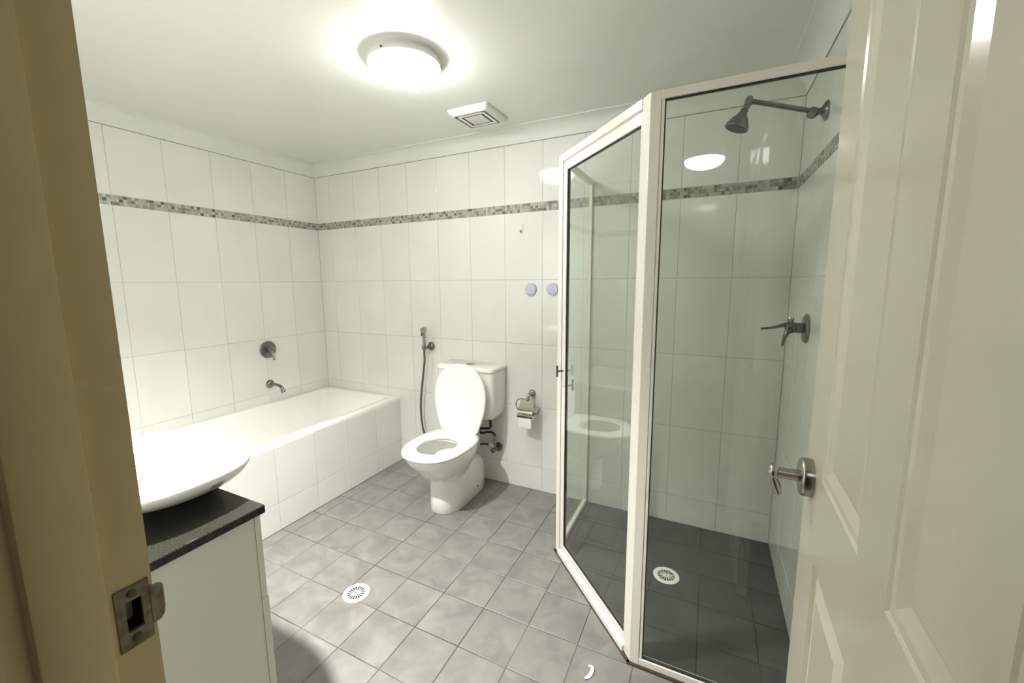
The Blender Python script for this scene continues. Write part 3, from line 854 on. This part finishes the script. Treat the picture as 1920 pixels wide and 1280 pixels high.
# ------------------------------------------------------------------ vanity
VX1, VZ = 1.746, .75
VYF = -1.689
VX0 = .93
cab = thing('vanity_cabinet', (1.35, -1.93, 0), 'white vanity cabinet under the black stone top by the doorway', 'cabinet')
MB().box((VX0 + .006, YF + .002, .06), (VX1 - .011, VYF - .0275, VZ - .024)).build('carcass', mt_cab, cab, bevel=.001)
MB().box((VX0 + .03, YF + .01, 0), (VX1 - .03, VYF - .07, .06)).build('plinth', mt_cab, cab)
mid = (VX0 + VX1) / 2
for x0, x1 in ((VX0 + .006, mid - .001), (mid + .001, VX1 - .011)):
    MB().box((x0, VYF - .026, .482), (x1, VYF - .010, VZ - .026)).build('drawer', mt_cab, cab, bevel=.001)
    MB().box((x0, VYF - .026, .062), (x1, VYF - .007, .479)).build('door', mt_cab, cab, bevel=.001)
bt = MB().box((VX0, YF + .001, VZ - .024), (VX1, VYF, VZ), .0025).build('benchtop', mt_stone, origin=(1.35, -1.93, VZ))
tag(bt, 'black speckled granite vanity top under the white basin', 'benchtop')
# semi recessed vessel basin
BX, BYC, BRZ = 1.395, -1.80, .848
basin = thing('wash_basin', (BX, BYC, VZ), 'white oval vessel basin overhanging the black vanity top', 'basin')
def sup(cx, cy, a, b, z, n_=2.6, k=56):
    return [(cx + a * math.copysign(abs(math.cos(2 * PI * i / k)) ** (2 / n_), math.cos(2 * PI * i / k)), cy + b * math.copysign(abs(math.sin(2 * PI * i / k)) ** (2 / n_), math.sin(2 * PI * i / k)), z) for i in range(k)]
rb = [sup(1.362, -1.750, .160, .122, VZ + .0005, 2.2), sup(1.363, -1.748, .166, .130, VZ + .003, 2.2), sup(1.369, -1.748, .183, .150, VZ + .010, 2.25), sup(1.377, -1.763, .211, .172, VZ + .024, 2.3), sup(1.385, -1.780, .242, .192, VZ + .044, 2.4), sup(1.391, -1.792, .267, .205, VZ + .066, 2.5), sup(BX, BYC, .283, .2115, BRZ - .012, 2.6), sup(BX, BYC, .2855, .2135, BRZ - .004, 2.6), sup(BX, BYC, .283, .2115, BRZ + .001, 2.6),
      sup(BX, BYC, .273, .202, BRZ + .001, 2.6), sup(BX, BYC, .264, .193, BRZ - .006, 2.5), sup(BX, BYC, .245, .176, BRZ - .035, 2.4), sup(BX, BYC, .19, .132, BRZ - .068, 2.3), sup(BX, BYC, .06, .045, BRZ - .082, 2.2)]
MB().loft([sup(1.362, -1.750, .1625, .1245, VZ + .0003, 2.2), sup(1.362, -1.750, .1675, .1295, VZ + .0003, 2.2), sup(1.362, -1.750, .166, .128, VZ + .0040, 2.2), sup(1.362, -1.750, .161, .123, VZ + .0060, 2.2)], False, False).build('silicone_bead', mt_white, basin)
MB().loft(rb).build('bowl', mt_porc, basin, smooth=60)
MB().lathe([(.019, BRZ - .0822), (.019, BRZ - .079), (.013, BRZ - .078)], (BX, BYC, 0), (0, 0, 1), 24).build('waste', mt_porc, basin)
# maker's cursive mark on the right flank: slanted script strokes lying on the glaze
from mathutils.bvhtree import BVHTree
bowl_o = [o for o in basin.children if o.name.startswith('bowl')][0]
bvh = BVHTree.FromPolygons([v.co + bowl_o.location + basin.location for v in bowl_o.data.vertices], [tuple(p.vertices) for p in bowl_o.data.polygons])
mc = Vector((1.64, -1.752, .8165))
ua = Vector((-.25, .97, 0)).normalized()
ub = Vector((.35, 0.05, 1)).normalized()
def onb(u, v):
    u, v = u * .62, v * .8
    p = mc + ua * u + ub * v
    od = Vector((.93, -.30, .05)).normalized()
    hit = bvh.ray_cast(p + od * .3, -od)
    return hit[0] + od * .0003
strokes = [[(-.026, -.006), (-.021, .008)], [(-.027, .006), (-.018, .0095), (-.013, .006), (-.016, .001), (-.023, 0)],
           [(-.012, -.003), (-.008, -.001), (-.006, .001), (-.010, -.0005), (-.010, -.004), (-.005, -.004), (-.002, .001), (-.003, -.004), (.002, .001), (.004, .001), (.004, -.004), (.008, .0005), (.012, .001), (.010, -.0035), (.014, -.003), (.017, .001), (.026, .0045)],
           [(-.018, .0105), (.0, .0068), (.026, .0075)]]
sc_ = MB()
for st in strokes:
    pts = catmull([Vector((a, b, 0)) for a, b in st], 3)
    sc_.tube([onb(p.x, p.y) for p in pts], .0006, 5)
sc_.build('maker_mark', mt_ink, basin)
tap = thing('basin_tap', (1.16, -2.02, VZ), 'chrome basin tap peeking past the door frame behind the basin', 'tap')
MB().lathe([(.026, .0005), (.026, .006), (.021, .010), (.020, .14), (.022, .145), (.022, .165), (.015, .172)], (1.16, -2.06, VZ), (0, 0, 1), 28).build('tap_body', mt_chrome, tap)
MB().tube([(1.16, -2.06, VZ + .115), (1.18, -2.00, VZ + .128), (1.21, -1.92, VZ + .132), (1.232, -1.865, VZ + .120)], [.013, .012, .011, .011], 14, 5).build('spout', mt_chrome, tap)
MB().tube([(1.16, -2.06, VZ + .168), (1.165, -2.04, VZ + .18), (1.19, -1.99, VZ + .19)], [.008, .007, .006], 10, 4).build('lever', mt_chrome, tap)

# ------------------------------------------------------------------ ceiling fittings
def dome(x, y, strength, label, r=.135, z=ZC, ang=.6):
    d = thing('ceiling_light', (x, y, z), label, 'light')
    MB().lathe([(r, 0), (r, -.012), (r + .006, -.016), (r + .009, -.034), (r + .006, -.036), (r - .012, -.034)], (x, y, z), (0, 0, 1), 48).build('base', mt_white, d)
    pr = [(r - .006, -.030), (r - .004, -.036), (r - .004, -.042)]
    for k in range(1, 9):
        a = PI / 2 * k / 8
        pr.append(((r - .004) * math.cos(a) if k < 8 else .004, -.042 - .058 * math.sin(a)))
    MB().lathe(pr, (x, y, z), (0, 0, 1), 48).build('glass_dome', lampmat('lamp_glass_%d' % int(strength * 10), strength), d, smooth=60)
    for k in range(3):
        a = ang + 2 * PI * k / 3
        q = Vector((x + (r + .0075) * math.cos(a), y + (r + .0075) * math.sin(a), z - .026))
        MB().lathe([(.004, -.004), (.004, .003), (.002, .004)], q, (math.cos(a), math.sin(a), 0), 10).build('clip', mt_ink, d)
    return d
dome(1.665, -.925, LAMP_MAIN, 'lit round white dome light in the middle of the ceiling')
dlt = thing('downlight', (1.40, -1.84, ZC), 'black round downlight can on the ceiling over the vanity, added out of view for its light', 'light')
MB().lathe([(.060, 0), (.060, -.066), (.057, -.069), (.050, -.069), (.048, -.066), (.048, -.003)], (1.40, -1.84, ZC), (0, 0, 1), 40, False).build('can', mt_black, dlt)  # black can added to cut the beam off the walls
MB().lathe([(.047, -.0005), (.047, -.0035)], (1.40, -1.84, ZC), (0, 0, 1), 40).build('lens', lampmat('downlight_lens', LAMP_VANITY), dlt)
dome(2.72, -3.02, LAMP_HALL, 'round dome light on the hall ceiling, seen only reflected in the shower')

fan = thing('exhaust_fan', (1.645, -.305, ZC), 'square white exhaust fan grille on the ceiling near the back wall', 'exhaust fan')
FX, FYY = 1.645, -.307
def sq(h, z, r):
    return rrect(FX - h, FX + h, FYY - h, FYY + h, z, r, 4)
MB().loft([sq(.120, ZC, .012), sq(.120, ZC - .006, .012), sq(.112, ZC - .020, .014), sq(.098, ZC - .030, .012), sq(.092, ZC - .030, .006), sq(.092, ZC - .012, .006)], False, False).build('housing', mt_fan, fan, smooth=30)
MB().loft([sq(.0922, ZC - .011, .004), sq(.0922, ZC - .0265, .004)]).build('fan_throat', mt_black, fan)
MB().loft([sq(.081, ZC - .024, .006), sq(.081, ZC - .0295, .006), sq(.080, ZC - .030, .006), sq(.065, ZC - .030, .004), sq(.064, ZC - .0295, .004), sq(.064, ZC - .024, .004)], False, False).build('inner_ring', mt_fan, fan, smooth=30)
MB().loft([sq(.053, ZC - .024, .004), sq(.053, ZC - .0295, .004), sq(.052, ZC - .030, .004)]).build('centre_plate', mt_fan2, fan, smooth=30)

# scrap of paper on the floor
pts = [(2.489, -1.070, .004), (2.503, -1.070, .007), (2.507, -1.085, .006), (2.503, -1.104, .003), (2.495, -1.119, .005), (2.489, -1.124, .010)]
cp = catmull([Vector(p) for p in pts], 4)
rg = []
for i, p in enumerate(cp):
    t_ = (cp[min(i + 1, len(cp) - 1)] - cp[max(i - 1, 0)]).normalized()
    n_ = Vector((-t_.y, t_.x, 0)).normalized()
    wd = .0055 * math.sin(PI * (i + 1.2) / (len(cp) + 1.4)) + .0008
    rg.append([p + n_ * wd, p - n_ * wd, p - n_ * wd - Vector((0, 0, .0012)), p + n_ * wd - Vector((0, 0, .0012))])
sc = MB().loft(rg).build('paper_scrap', mt_paper, origin=(2.5, -1.095, 0))
tag(sc, 'small curled white paper scrap on the grey floor by the shower', 'paper')
